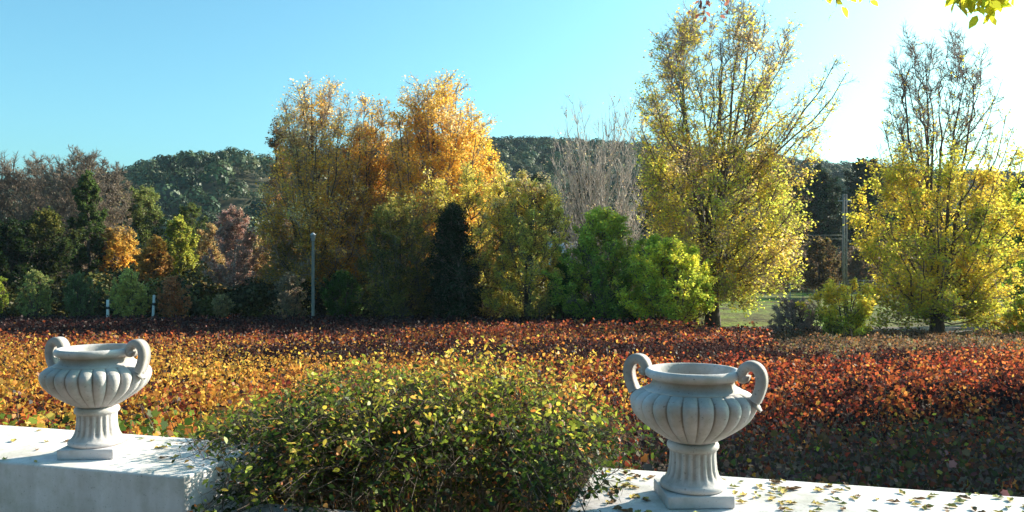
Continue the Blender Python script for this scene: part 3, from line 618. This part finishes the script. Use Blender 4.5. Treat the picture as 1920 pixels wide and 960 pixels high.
# ------------------------------------------------------------------ vineyard foliage
def vines():
    r = np.random.RandomState(3)
    def canopy(X, Y):
        P = np.stack([X, Y, np.zeros_like(X)], 1)
        row = .5 + .5 * np.cos((Y + .06 * X + .25 * N1(P, 7)) * 2 * math.pi / 2.6)
        h = .60 + .12 * row ** .7 + .07 * N2(P, 2.6) + .05 * N3(P, .9)
        # dark strips: purplish dry leaves plus shade between rows, put into leaf colour
        P2 = N1(P, 11) * .25
        def shadeband(y0, w, x0, x1): return np.exp(-(np.abs(Y - y0 - P2) / w) ** 4) * (1 / (1 + np.exp(-(X - x0) * 1.2))) * (1 / (1 + np.exp((X - x1) * 1.2)))
        h = h * (1 - .2 * shadeband(9.6, .55, 2.4, 9)) * (.55 + .45 * np.clip((Y - 4.8) / 2.2, 0, 1))
        canopy.band = np.clip(shadeband(18.6, 2.5, -6.5, 9) + shadeband(30, 5.5, -30, -3) + .9 * shadeband(39, 4.5, -30, 6) + .6 * shadeband(9.8, .5, 2.4, 9) + .55 * shadeband(12.2, .5, -1, 9), 0, 1)
        return np.maximum(h, .12), P
    bands = [(4.4, 8, 1150, 0, 'vine', .062), (8, 12, 1150, 0, 'vine', .047), (12, 20, 850, 0, 'quad', .060), (20, 30, 400, 0, 'quad', .085), (30, 42, 160, 0, 'quad', .125)]
    Vs = {}
    allp = {'vine': [], 'quad': []}; alls = {'vine': [], 'quad': []}
    for y0, y1, dens, _, sh, sz in bands:
        xl = (-330 - 960) / F * y1; xr = (2250 - 960) / F * y1; n = int((y1 - y0) * (xr - xl) * dens)
        Y = r.uniform(y0, y1, n); X = r.uniform(xl, xr, n); ok = (960 + F * X / Y > -330) & (960 + F * X / Y < 2250)
        # keep clear of the wall
        back = corner + v_ * (TH + .25); ok &= ((X - back[0]) * v_[0] + (Y - back[1]) * v_[1]) > 0
        # keep the right-hand bank free of vines
        ok &= ~((960 + F * X / Y > 1440 + 12 * np.sin(Y * 1.7)) & (Y > 18.8)); ok &= ~((X > 7.5) & (Y > 29.5))
        X, Y = X[ok], Y[ok]
        h, P = canopy(X, Y)
        dens_m = np.clip(.72 + .5 * N1(P + 5, 1.3), .2, 1); dens_m = dens_m * np.where(h < .3, .2, 1); k = r.uniform(0, 1, len(X)) < dens_m; X, Y, h = X[k], Y[k], h[k]
        LPS = 12; m = len(X) // LPS; X, Y, h = X[:m], Y[:m], h[:m]            # shoots, each with a dozen leaves
        h = h * (r.uniform(.72, 1.08, m) + .22 * (r.uniform(0, 1, m) < .05)) * (1 + .10 * N3(np.stack([X, Y, 0 * X], 1), .6))
        t = 1 - .62 * r.uniform(0, 1, (m, LPS)) ** 1.3; lean = r.normal(size=(m, 1, 2)) * .14
        j = r.normal(size=(m, LPS, 2)) * (.035 + .5 * sz) + lean * t[..., None]
        z = ground(X, Y)[:, None] + h[:, None] * t + r.normal(size=(m, LPS)) * .02
        allp[sh].append(np.stack([X[:, None] + j[..., 0], Y[:, None] + j[..., 1], z], -1).reshape(-1, 3)); ss = np.full(m, sz) * np.where((X > 1.0) & (Y < 9.5), .68, 1) * r.uniform(.75, 1.25, m); alls[sh].append(np.repeat(ss, LPS))
    for sh in ('vine', 'quad'):
        P = np.concatenate(allp[sh]); s = np.concatenate(alls[sh]); n = len(P); print('vine leaves', sh, n)
        px = 960 + F * P[:, 0] / P[:, 1]; d = P[:, 1]; Q = P * np.array([1, 1, .3])
        YO = pal([(.74, .50, .09), (.66, .34, .06), (.50, .19, .04), (.30, .09, .03)], .45 + .4 * N2(Q, 1.1) + .2 * r.normal(size=n), r)
        RD = pal([(.58, .24, .06), (.42, .11, .035), (.28, .045, .025), (.14, .035, .025)], .5 + .35 * N1(Q, 1.4) + .25 * r.normal(size=n), r)
        GR = pal([(.08, .13, .025), (.17, .24, .035), (.36, .36, .05), (.60, .22, .04)], .35 + .35 * N3(Q, 1.0) + .22 * r.normal(size=n), r)
        DK = pal([(.06, .035, .035), (.09, .055, .06), (.06, .08, .025), (.16, .04, .03), (.16, .11, .11)], .5 + .4 * N3(Q, 1.2) + .25 * r.normal(size=n), r)  # dull purple and dark green leaves, darkened to deepen the near-right shade
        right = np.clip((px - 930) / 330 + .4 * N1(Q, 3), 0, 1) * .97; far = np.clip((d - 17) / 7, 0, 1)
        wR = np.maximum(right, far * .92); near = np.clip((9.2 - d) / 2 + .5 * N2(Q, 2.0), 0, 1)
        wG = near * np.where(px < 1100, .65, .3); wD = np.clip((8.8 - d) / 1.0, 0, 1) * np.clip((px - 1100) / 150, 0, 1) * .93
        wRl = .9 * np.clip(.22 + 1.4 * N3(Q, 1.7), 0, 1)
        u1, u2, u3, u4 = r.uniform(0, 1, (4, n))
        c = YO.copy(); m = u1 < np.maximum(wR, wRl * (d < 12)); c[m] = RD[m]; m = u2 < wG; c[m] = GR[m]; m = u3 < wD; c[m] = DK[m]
        canopy(P[:, 0], P[:, 1]); bd = canopy.band; DRYSHADE = pal([(.02, .012, .014), (.045, .018, .02), (.08, .03, .022), (.03, .018, .022), (.09, .055, .05)], .45 + .35 * N1(Q, 2) + .25 * r.normal(size=n), r); row = .5 + .5 * np.cos((P[:, 1] + .06 * P[:, 0] + .25 * N1(P * np.array([1, 1, 0]), 7)) * 2 * math.pi / 2.6); bd = np.maximum(bd, np.clip(1 - row * 1.5, 0, 1) * np.where(px > 1000, .85, .45) * (d > 8.5)); m = r.uniform(0, 1, n) < np.clip(bd * 1.3, 0, .985); c[m] = DRYSHADE[m] * .75  # strips and row gaps get darkened leaves standing in for shade between rows
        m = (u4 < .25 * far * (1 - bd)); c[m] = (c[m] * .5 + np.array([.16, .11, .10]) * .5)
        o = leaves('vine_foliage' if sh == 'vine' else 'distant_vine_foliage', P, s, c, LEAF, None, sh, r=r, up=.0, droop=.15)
        kind(o, 'stuff', 'red, orange and green autumn leaves of the nearer vines' if sh == 'vine' else 'rust-red autumn foliage of the farther vine rows')
    # canes poking through
    n = 1500; Y = 6.0 + 24 * r.uniform(0, 1, n) ** 1.3; X = (r.uniform(-300, 2200, n) - 960) / F * Y
    back = corner + v_ * (TH + .3); ok = ((X - back[0]) * v_[0] + (Y - back[1]) * v_[1]) > 0; X, Y = X[ok], Y[ok]
    h, _ = canopy(X, Y); S = np.stack([X, Y, ground(X, Y)], 1); E = S + np.stack([r.normal(size=len(X)) * .25, r.normal(size=len(X)) * .25, h + r.uniform(-.1, .22, len(X))], 1)
    C = (S + E) / 2 + r.normal(size=S.shape) * .08
    mb = MB(); mb.tubes(bez(S, C, E, 4), np.tile([.009, .007, .005, .003], (len(X), 1)), 3)
    kind(mb.build('vine_canes', BARK), 'stuff', 'thin brown canes poking up through the vine leaves')
vines()

def bank():
    r = np.random.RandomState(21); n = 60000
    px = r.uniform(1395, 2250, n); Y = 18.4 + 18 * r.uniform(0, 1, n) ** .8; X = (px - 960) / F * Y
    P = np.stack([X, Y, 0 * X], 1)
    h = np.clip(.22 + .22 * N2(P, 2.4) + .12 * N3(P, .9), .03, .7); P[:, 2] = ground(X, Y) + h * r.uniform(0, 1, n) ** .7
    c = pal([(.05, .035, .025), (.13, .075, .045), (.20, .13, .08), (.30, .12, .04), (.12, .13, .04), (.30, .24, .18)], .45 + .4 * N1(P, 3.5) + .22 * r.normal(size=n), r)
    kind(leaves('dry_weeds', P, .085, c, LEAF, None, 'quad', r=r, up=0), 'stuff', 'low brown weeds on the bank between the vines and the yellow trees')
bank()

# ------------------------------------------------------------------ bush between the wall blocks
def front_bush():
    r = np.random.RandomState(77)
    cx, cy = -.48, 4.0
    root = empty('rambling_bush', (cx, cy + .35, float(ground(cx, cy + .6))), 'green and orange small-leaved bush sprawling over the gap between the two wall blocks', 'bush')
    L0 = np.array(root.location)
    top = np.array([(375, 880), (400, 830), (450, 790), (530, 752), (620, 716), (720, 702), (840, 700), (940, 704), (1010, 712), (1070, 735), (1125, 780), (1155, 850), (1175, 900)], float)
    nE = 520
    pxs = r.uniform(382, 1165, nE); Yd = r.uniform(3.0, 4.9, nE)
    yt = np.interp(pxs, top[:, 0], top[:, 1])
    # crest height at the ridge line, falling to the front over the ledge
    Yr = 4.25
    zt = EYE - (yt - 480) / F * Yr; fr = np.clip((Yr - Yd) / (Yr - 2.95), 0, 1); bk = np.clip((Yd - Yr) / .7, 0, 1)
    zlow = WT - .22
    zt = zlow + (zt - zlow) * np.sqrt(np.clip(1 - fr ** 4.0, 0, 1)) * (1 - .5 * bk ** 2)
    zt = zt + .10 * N1(np.stack([pxs / 260, Yd * 2, 0 * Yd], 1), 1.6) + r.normal(size=nE) * .06 - .03
    z = zt - (zt - zlow) * r.uniform(0, 1, nE) ** 1.6 * .8
    X = (pxs - 960) / F * np.where(Yd < Yr, Yd * .5 + Yr * .5, Yr); X = (pxs - 960) / F * (Yr * .25 + Yd * .75)
    rel_ = np.stack([X, Yd], 1) - corner; al_ = rel_ @ u; over = ((al_ < .05) | (al_ > gap - .05)) & ((rel_ @ v_) < TH + .1)
    z = np.where(over, np.maximum(z, WT + .02 + r.uniform(0, .16, nE)), z)
    z = np.where(over & (al_ < .1), np.minimum(z, WT + .02 + r.uniform(0, .09, nE)), z)
    ne = 46; a2 = gap + r.uniform(-.12, .10, ne); b2 = r.uniform(-.16, .30, ne); q2 = corner + a2[:, None] * u + b2[:, None] * v_
    X[:ne] = q2[:, 0]; Yd[:ne] = q2[:, 1]; z[:ne] = WT + r.uniform(-.14, .16, ne); z[:ne] = np.where((a2 > -.0 + gap) & (b2 > 0), np.maximum(z[:ne], WT + .03), z[:ne])
    E = np.stack([X, Yd, z], 1)
    S = np.stack([np.clip(X * .6 + cx * .4 + r.normal(size=nE) * .12, -1.25, .3), 4.25 + r.uniform(0, .5, nE), np.full(nE, 0.)], 1); S[:, 2] = ground(S[:, 0], S[:, 1])
    C = np.stack([S[:, 0] * .6 + E[:, 0] * .4, np.maximum(S[:, 1] * .6 + E[:, 1] * .4, 4.1), np.maximum(E[:, 2], WT) + r.uniform(0, .22, nE)], 1)
    ST = bez(S, C, E, 9) + np.concatenate([np.zeros((nE, 2, 3)), r.normal(size=(nE, 7, 3)) * .012], 1)
    T2 = sprout(ST, 9, .20, r, tmin=.45, up=.25, n=4, spread=1.0); T3 = sprout(T2, 4, .09, r, tmin=.3, up=.25, n=3, spread=1.0)
    lim = lambda T: T[(T[..., 2].min(1) > WT - .30)]
    T2 = lim(T2); T3 = lim(T3)
    mb = MB(); mb.tubes(ST - L0, np.tile(np.linspace(.006, .0016, 9), (nE, 1)), 4); mb.build('stems', BARK, root, True)
    mb = MB(); mb.tubes(T2 - L0, np.tile([.0018, .0015, .0012, .0009], (len(T2), 1)), 3); mb.tubes(T3 - L0, np.tile([.001, .0009, .0006], (len(T3), 1)), 3); mb.build('twigs', BARK, root)
    A = np.concatenate([T3.reshape(-1, 3), T2[:, 1:].reshape(-1, 3)]); n = 48000
    P = A[r.randint(0, len(A), n)] + r.normal(size=(n, 3)) * .022
    kp = r.uniform(0, 1, n) < np.clip(.6 + .9 * N1(P, .3), .08, 1); P = P[kp]
    # keep leaves out of the masonry
    rel = P[:, :2] - corner; al = rel @ u; ac = rel @ v_
    inside = (ac > -.02) & (ac < TH + .02) & (P[:, 2] < WT + .01) & ((al < .0) | (al > gap)); inside |= (ac > 0) & (ac < .4) & (P[:, 2] < WT - .2)
    P = P[~inside]; n = len(P)
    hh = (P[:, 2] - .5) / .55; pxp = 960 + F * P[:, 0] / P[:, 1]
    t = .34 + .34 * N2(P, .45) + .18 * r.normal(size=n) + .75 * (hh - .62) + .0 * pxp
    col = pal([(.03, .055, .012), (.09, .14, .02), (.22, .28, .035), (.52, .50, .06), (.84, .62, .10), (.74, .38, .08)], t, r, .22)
    m = r.uniform(0, 1, n) < .07 + .30 * np.clip(N3(P, .4) * 1.2 - .2, 0, 1); col[m] = pal([(.45, .10, .04), (.66, .30, .06), (.36, .18, .07)], r.uniform(0, 1, m.sum()), r)
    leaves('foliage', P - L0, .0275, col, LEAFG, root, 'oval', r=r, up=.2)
front_bush()

# ------------------------------------------------------------------ fallen leaves on the wall
def fallen():
    r = np.random.RandomState(15)
    M = []
    for nm, c in (('yellow_leaf_skin', (.62, .46, .12)), ('brown_leaf_skin', (.26, .15, .07)), ('olive_leaf_skin', (.32, .33, .10))):
        m = surf(nm, [(.3, tuple(x * .7 for x in c)), (.7, c)], 60, bump=.1); M.append(m)
    protos = []
    for k in range(6):
        n = 9; V = []; W_ = [0, .55, .9, 1, .95, .8, .55, .3, 0]
        for i in range(n):
            y = i / (n - 1) - .5; w_ = W_[i] * r.uniform(.85, 1.1) * .24
            curl = .05 + .10 * r.uniform(0, 1) ; zz = abs(y) ** 2 * r.uniform(.1, .7)
            V += [(-w_, y, zz + w_ * r.uniform(.2, 1.0)), (0, y, zz), (w_, y, zz + w_ * r.uniform(.2, 1.0))]
        V = np.array(V); V[:, 2] -= V[:, 2].min()
        Fc = []
        for i in range(n - 1): Fc += [(i * 3, i * 3 + 1, i * 3 + 4, i * 3 + 3), (i * 3 + 1, i * 3 + 2, i * 3 + 5, i * 3 + 4)]
        V2 = np.concatenate([V, V + [0, 0, .008]]); F2 = Fc + [tuple(q + 27 for q in f[::-1]) for f in Fc]
        protos.append((V2, F2))
    meshes = {}
    def me_for(k, c):
        if (k, c) not in meshes:
            mb = MB(); mb.add(*protos[k]); o = mb.build('fallen_leaf', M[c], smooth=True); meshes[(k, c)] = o.data; bpy.data.objects.remove(o)
        return meshes[(k, c)]
    names = ['yellow', 'brown', 'olive-green']
    def put(x, y, rgt):
        c = int(r.choice([0, 0, 0, 1, 1, 2])); o = bpy.data.objects.new('fallen_leaf', me_for(r.randint(6), c)); COL.objects.link(o)
        s = r.uniform(.028, .056); o.scale = (s, s, s); o.location = (x, y, WT + .0025); o.rotation_euler = (r.uniform(-.12, .12), r.uniform(-.12, .12), r.uniform(0, 6.28))
        o['category'] = 'leaf'; o['label'] = 'dry %s leaf fallen on the white wall %s' % (names[c], 'around and right of the right urn' if rgt else 'between the left urn and the bush')
        o['group'] = 'fallen %s leaves on the %s wall top' % (names[c], 'right' if rgt else 'left')
    def plinths(p): return np.abs(p - pR).max() < .16 or np.abs(p - pL).max() < .16
    k = 0
    while k < 230:
        a = gap + .12 + 2.0 * r.uniform(0, 1) ** 1.1; b = TH * r.uniform(.03, .97); p = corner + u * a + v_ * b
        if not plinths(p): put(p[0], p[1], True); k += 1
    k = 0
    while k < 26:
        a = -.02 - 1.3 * r.uniform(0, 1) ** 1.8; b = TH * r.uniform(.03, .97); p = corner + u * a + v_ * b
        if not plinths(p): put(p[0], p[1], False); k += 1
fallen()

# ------------------------------------------------------------------ small built things
def gz(x, y): return float(ground(np.array(x), np.array(y)))
# slender lamp pole
p = W(587, 600, 39.5); r0 = empty('lamp_pole', (p[0], p[1], gz(p[0], p[1])), 'slender pale pole with a small top lantern at the back of the vineyard', 'pole')
H = EYE - (452 - 480) / F * 39.5 - gz(p[0], p[1])
mb = MB(); mb.tubes(np.array([[(0, 0, 0), (0, 0, H * .5), (0, 0, H)]]), np.array([[.085, .08, .07]]), 12); mb.build('pole', CONCRETE, r0, True)
mb = MB(); mb.lathe([(0, .02), (.01, .09), (.30, .13), (.32, .15), (.40, .05), (.42, .01)], 12); o = mb.build('lantern', STEEL, r0, True); o.location = (0, 0, H)
# concrete utility pole with openings
p = W(1584, 545, 66); gzp = gz(p[0], p[1]); r0 = empty('utility_pole', (p[0], p[1], gzp), 'tall perforated concrete utility pole carrying insulators and wires', 'pole')
H = EYE - (364 - 480) / F * 66 - gzp
mb = MB(); w0, w1 = .44, .30
for s in (-1, 1): mb.box((s * .11, 0, H / 2), (.12, .22, H), taper=.85)
for k in range(int(H / .8)): mb.box((0, 0, .35 + k * .8), (.12, .14, .5))
mb.build('shaft', CONCRETE, r0)
mb = MB(); mb.box((0, 0, H - .55), (1.1, .08, .08)); mb.build('crossarm', STEEL, r0)
for xx in (-.48, .48):
    mb = MB(); z0 = H - .51 if xx else H
    mb.lathe([(0, .02), (.02, .02), (.06, .07), (.09, .03), (.12, .07), (.16, .03), (.2, .05), (.24, .01)], 10); o = mb.build('insulator', CONCRETE, r0, True); o.location = (xx, 0, z0)
def wire(A, B, sag, lab):
    t = np.linspace(0, 1, 24)[:, None]; P = A * (1 - t) + B * t; P[:, 2] -= sag * 4 * (t[:, 0] * (1 - t[:, 0]))
    mb = MB(); mb.tubes((P - A)[None], np.full((1, 24), .014), 5); o = mb.build('wire', DARKGAP); o.location = A; tag(o, lab, 'wire', 'wires on the utility pole')
A = np.array([p[0] + .48, p[1], gzp + H - .28]); wire(A, np.array([40., 92., 6.5]), 1.2, 'thin dark wire running down right from the concrete pole')
# rail fence / pergola rails left of the pole
a_ = W(1512, 441, 74); mb = MB(); g0 = gz(a_[0], 74)
r1 = empty('rail_fence', (a_[0], 74, g0), 'pale two-bar rail on posts left of the concrete pole', 'fence')
L = 3.4
for k, zz in enumerate((2.05, 1.75)):
    mb = MB(); mb.box((L / 2, 0, (a_[2] - g0) - k * .35), (L, .05, .06)); mb.build('rail', CONCRETE, r1)
for k in range(3):
    mb = MB(); mb.box((.1 + k * (L - .2) / 2, .1, (a_[2] - g0) / 2), (.07, .07, a_[2] - g0)); mb.build('post', BARK, r1)
# wire mesh fence
r2 = empty('wire_fence', (W(1390, 560, 70)[0], 70, gz(20, 70)), 'grey wire mesh fence on thin posts across the grassy clearing', 'fence')
x0 = (1390 - 960) / F * 70; x1 = (1665 - 960) / F * 70; Lf = x1 - x0; Hf = 1.5
for k in range(7):
    mb = MB(); mb.tubes(np.array([[(k * Lf / 6, 0, 0), (k * Lf / 6, 0, .8), (k * Lf / 6, 0, Hf + .05)]]), np.full((1, 3), .04), 8); mb.build('post', STEEL, r2, True)
mb = MB(); PP = []
for k in range(int(Lf / .3)):
    PP.append([(k * .3, 0, .02), (k * .3, 0, .7), (k * .3, 0, Hf)])
mb.tubes(np.array(PP), np.full((len(PP), 3), .006), 3)
PP = [[(0, .01, z), (Lf / 2, .01, z), (Lf, .01, z)] for z in np.linspace(.1, Hf, 6)]
mb.tubes(np.array(PP), np.full((6, 3), .009), 3); mb.build('mesh', STEEL, r2)
# white marker posts
for x, yb, yt, Y, lab in ((202, 588, 562, 41.5, 'white marker post with a dark band left of the round yellow-green shrub'), (286, 588, 553, 42.5, 'white marker post leaning between the round and the rusty shrub')):
    q = W(x, yb, Y); g0 = gz(q[0], q[1]); Hh = EYE - (yt - 480) / F * Y - g0; r3 = empty('marker_post', (q[0], q[1], g0), lab, 'post', 'small marker posts at the field edge')
    mb = MB(); mb.box((0, 0, Hh / 2), (.13, .10, Hh)); o = mb.build('post', PLAINWHITE, r3); o.modifiers.new('bevel', 'BEVEL').width = .02
    mb = MB(); mb.box((0, -.002, Hh * .72), (.136, .108, .14)); mb.build('band', DARKGAP, r3)
    if x == 286: r3.rotation_euler = (0, .05, 0)
# white shed behind the bush
q = W(1074, 500, 72); g0 = gz(q[0], q[1]); r4 = empty('shed', (q[0], q[1], g0), 'small white shed with a grey sloping roof glimpsed above the dark green bush', 'shed')
hz = EYE - (478 - 480) / F * 72 - g0; ht = EYE - (455 - 480) / F * 72 - g0
mb = MB(); mb.box((0, 0, hz / 2), (4.2, 4.5, hz)); mb.build('wall', PLAINWHITE, r4)
mb = MB(); x = 2.35; y = 2.5
mb.add([(-x, -y, hz), (x, -y, hz), (x, 0, ht), (-x, 0, ht), (x, y, hz), (-x, y, hz), (-x, -y, hz + .1), (x, -y, hz + .1), (x, 0, ht + .1), (-x, 0, ht + .1), (x, y, hz + .1), (-x, y, hz + .1)],
       [(0, 1, 2, 3), (3, 2, 4, 5), (6, 9, 8, 7), (9, 11, 10, 8), (0, 6, 7, 1), (5, 4, 10, 11), (1, 7, 8, 2), (2, 8, 10, 4), (0, 3, 9, 6), (3, 5, 11, 9)]); mb.build('roof', ROOFGREY, r4)
mb = MB(); mb.box((-.6, -2.26, 1.0), (.9, .05, 2.0)); mb.build('door', ROOFGREY, r4)
mb = MB(); mb.box((1.0, -2.26, 1.4), (.8, .05, .7)); mb.build('window', DARKGAP, r4)

# ------------------------------------------------------------------ branches hanging in at the top
def hanging(label, pts, seed, nleaf, leafsz, cols, tip):
    r = np.random.RandomState(seed); A = np.array(pts, float); root = empty('hanging_branch', tuple(A[0]), label, 'branch')
    t = np.linspace(0, len(A) - 1, 20); P = np.stack([np.interp(t, range(len(A)), A[:, c]) for c in range(3)], 1) - A[0]
    mb = MB(); mb.tubes(P[None], np.linspace(.010, .003, 20)[None], 6)
    T = sprout(P[None], 26, .15, r, tmin=.35, up=-.9, n=4, spread=.7); mb.tubes(T, np.tile([.002, .0018, .0015, .001], (len(T), 1)), 4); mb.build('stem', BARK, root, True)
    Q = T[r.randint(0, len(T), nleaf), r.randint(1, 4, nleaf)] + r.normal(size=(nleaf, 3)) * .012
    leaves('foliage', Q, leafsz, pal(cols, r.uniform(0, 1, nleaf), r, .1), LEAF, root, 'oval', r=r, up=0, droop=.7)
YL = [(.45, .48, .04), (.78, .74, .05), (.90, .80, .06)]
hanging('yellow-green leafy branch tip hanging into the top right corner', [W(2120, -330, 3.0), W(2000, -150, 2.95), W(1880, -40, 2.9), W(1790, -6, 2.85)], 3, 150, .050, YL, 0)
hanging('small leafy branch tip with few leaves at the top, left of the yellow-green one', [W(1850, -330, 3.4), W(1740, -160, 3.3), W(1640, -60, 3.2), W(1575, -28, 3.2)], 4, 60, .048, YL, 0)
hanging('bare reddish twig with dry catkins dangling at the top above the tallest tree', [W(1500, -300, 4.2), W(1430, -130, 4.1), W(1370, -40, 4.0), W(1320, -12, 4.0)], 5, 90, .035, [(.22, .08, .06), (.35, .14, .10)], 0)

# ------------------------------------------------------------------ trees outside the frame, on the sunny side (they shade the near right of the field)
def off_tree(x, y, h0, h1, rad, seed, lab, n=12000):
    pxc = 960 + F * x / y; m = F / y; g0 = gz(x, y)
    py = lambda z: 480 - (g0 + z - EYE) * m
    tree('garden_tree', lab, 'tree', (pxc, py(0), y), [(py(h0), pxc - rad * .6 * m, pxc + rad * .6 * m), (py(h0 + (h1 - h0) * .35), pxc - rad * m, pxc + rad * m), (py(h0 + (h1 - h0) * .7), pxc - rad * .9 * m, pxc + rad * .9 * m), (py(h1), pxc - rad * .2 * m, pxc + rad * .2 * m)],
         seed, trunk_r=.2, nl=46, leafn=n, leaf=.24, cols=[OLIVE, LIME, YEL], steep=.8, m2=12, m3=5)
off_tree(15.5, 14.0, 3.6, 8.0, 2.6, 201, 'leafy tree right of the view whose shadow falls on the near vines')
off_tree(20.5, 15.0, 3.0, 9.0, 3.0, 202, 'second leafy tree right of the view, farther from the wall')

# unseen dark hedge added behind the terrace (behind the photographer): keeps the sky off the near shade
def hedge():
    r = np.random.RandomState(33); root = empty('sky_blocking_hedge', (0, -6.5, 0), 'unseen dark evergreen hedge added behind the terrace to block sky light', 'hedge')
    n = 26000; X = r.uniform(-16, 12, n); Z = r.uniform(0, 7.5, n); side = r.uniform(0, 1, n)
    Y = .9 + .35 * N1(np.stack([X, Z, 0 * X], 1), 2.2) + r.normal(size=n) * .08
    m = side > .85; Y[m] = r.uniform(-.9, .9, m.sum()); Z[m] = 7.4 + .4 * N2(np.stack([X[m], Y[m], 0 * Y[m]], 1), 2)
    leaves('foliage', np.stack([X, Y, Z], 1), .26, pal([DGRN, (.05, .07, .02), (.08, .09, .03)], r.uniform(0, 1, n), r), NEEDLE, root, 'oval', r=r)
    mb = MB(); P = np.array([[(x, 0, 0), (x + .1, .05, 3.5), (x, 0, 7)] for x in np.arange(-15.5, 12, 1.4)]); mb.tubes(P, np.tile([.09, .07, .03], (len(P), 1)), 7); mb.build('trunks', BARK, root, True)
hedge()

def haze():
    mb = MB(); z0 = -6.0; z1 = 75.0
    mb.box((0, 190, (z0 + z1) / 2), (1200, 480, z1 - z0))
    m, t, o = newmat('haze'); v = t.nodes.new('ShaderNodeVolumePrincipled'); v.inputs['Density'].default_value = .00015; v.inputs['Color'].default_value = (.65, .8, 1, 1); v.inputs['Anisotropy'].default_value = .2
    t.links.new(v.outputs[0], o.inputs['Volume']); kind(mb.build('haze', m), 'stuff', 'thin bluish autumn haze over the valley')
haze()
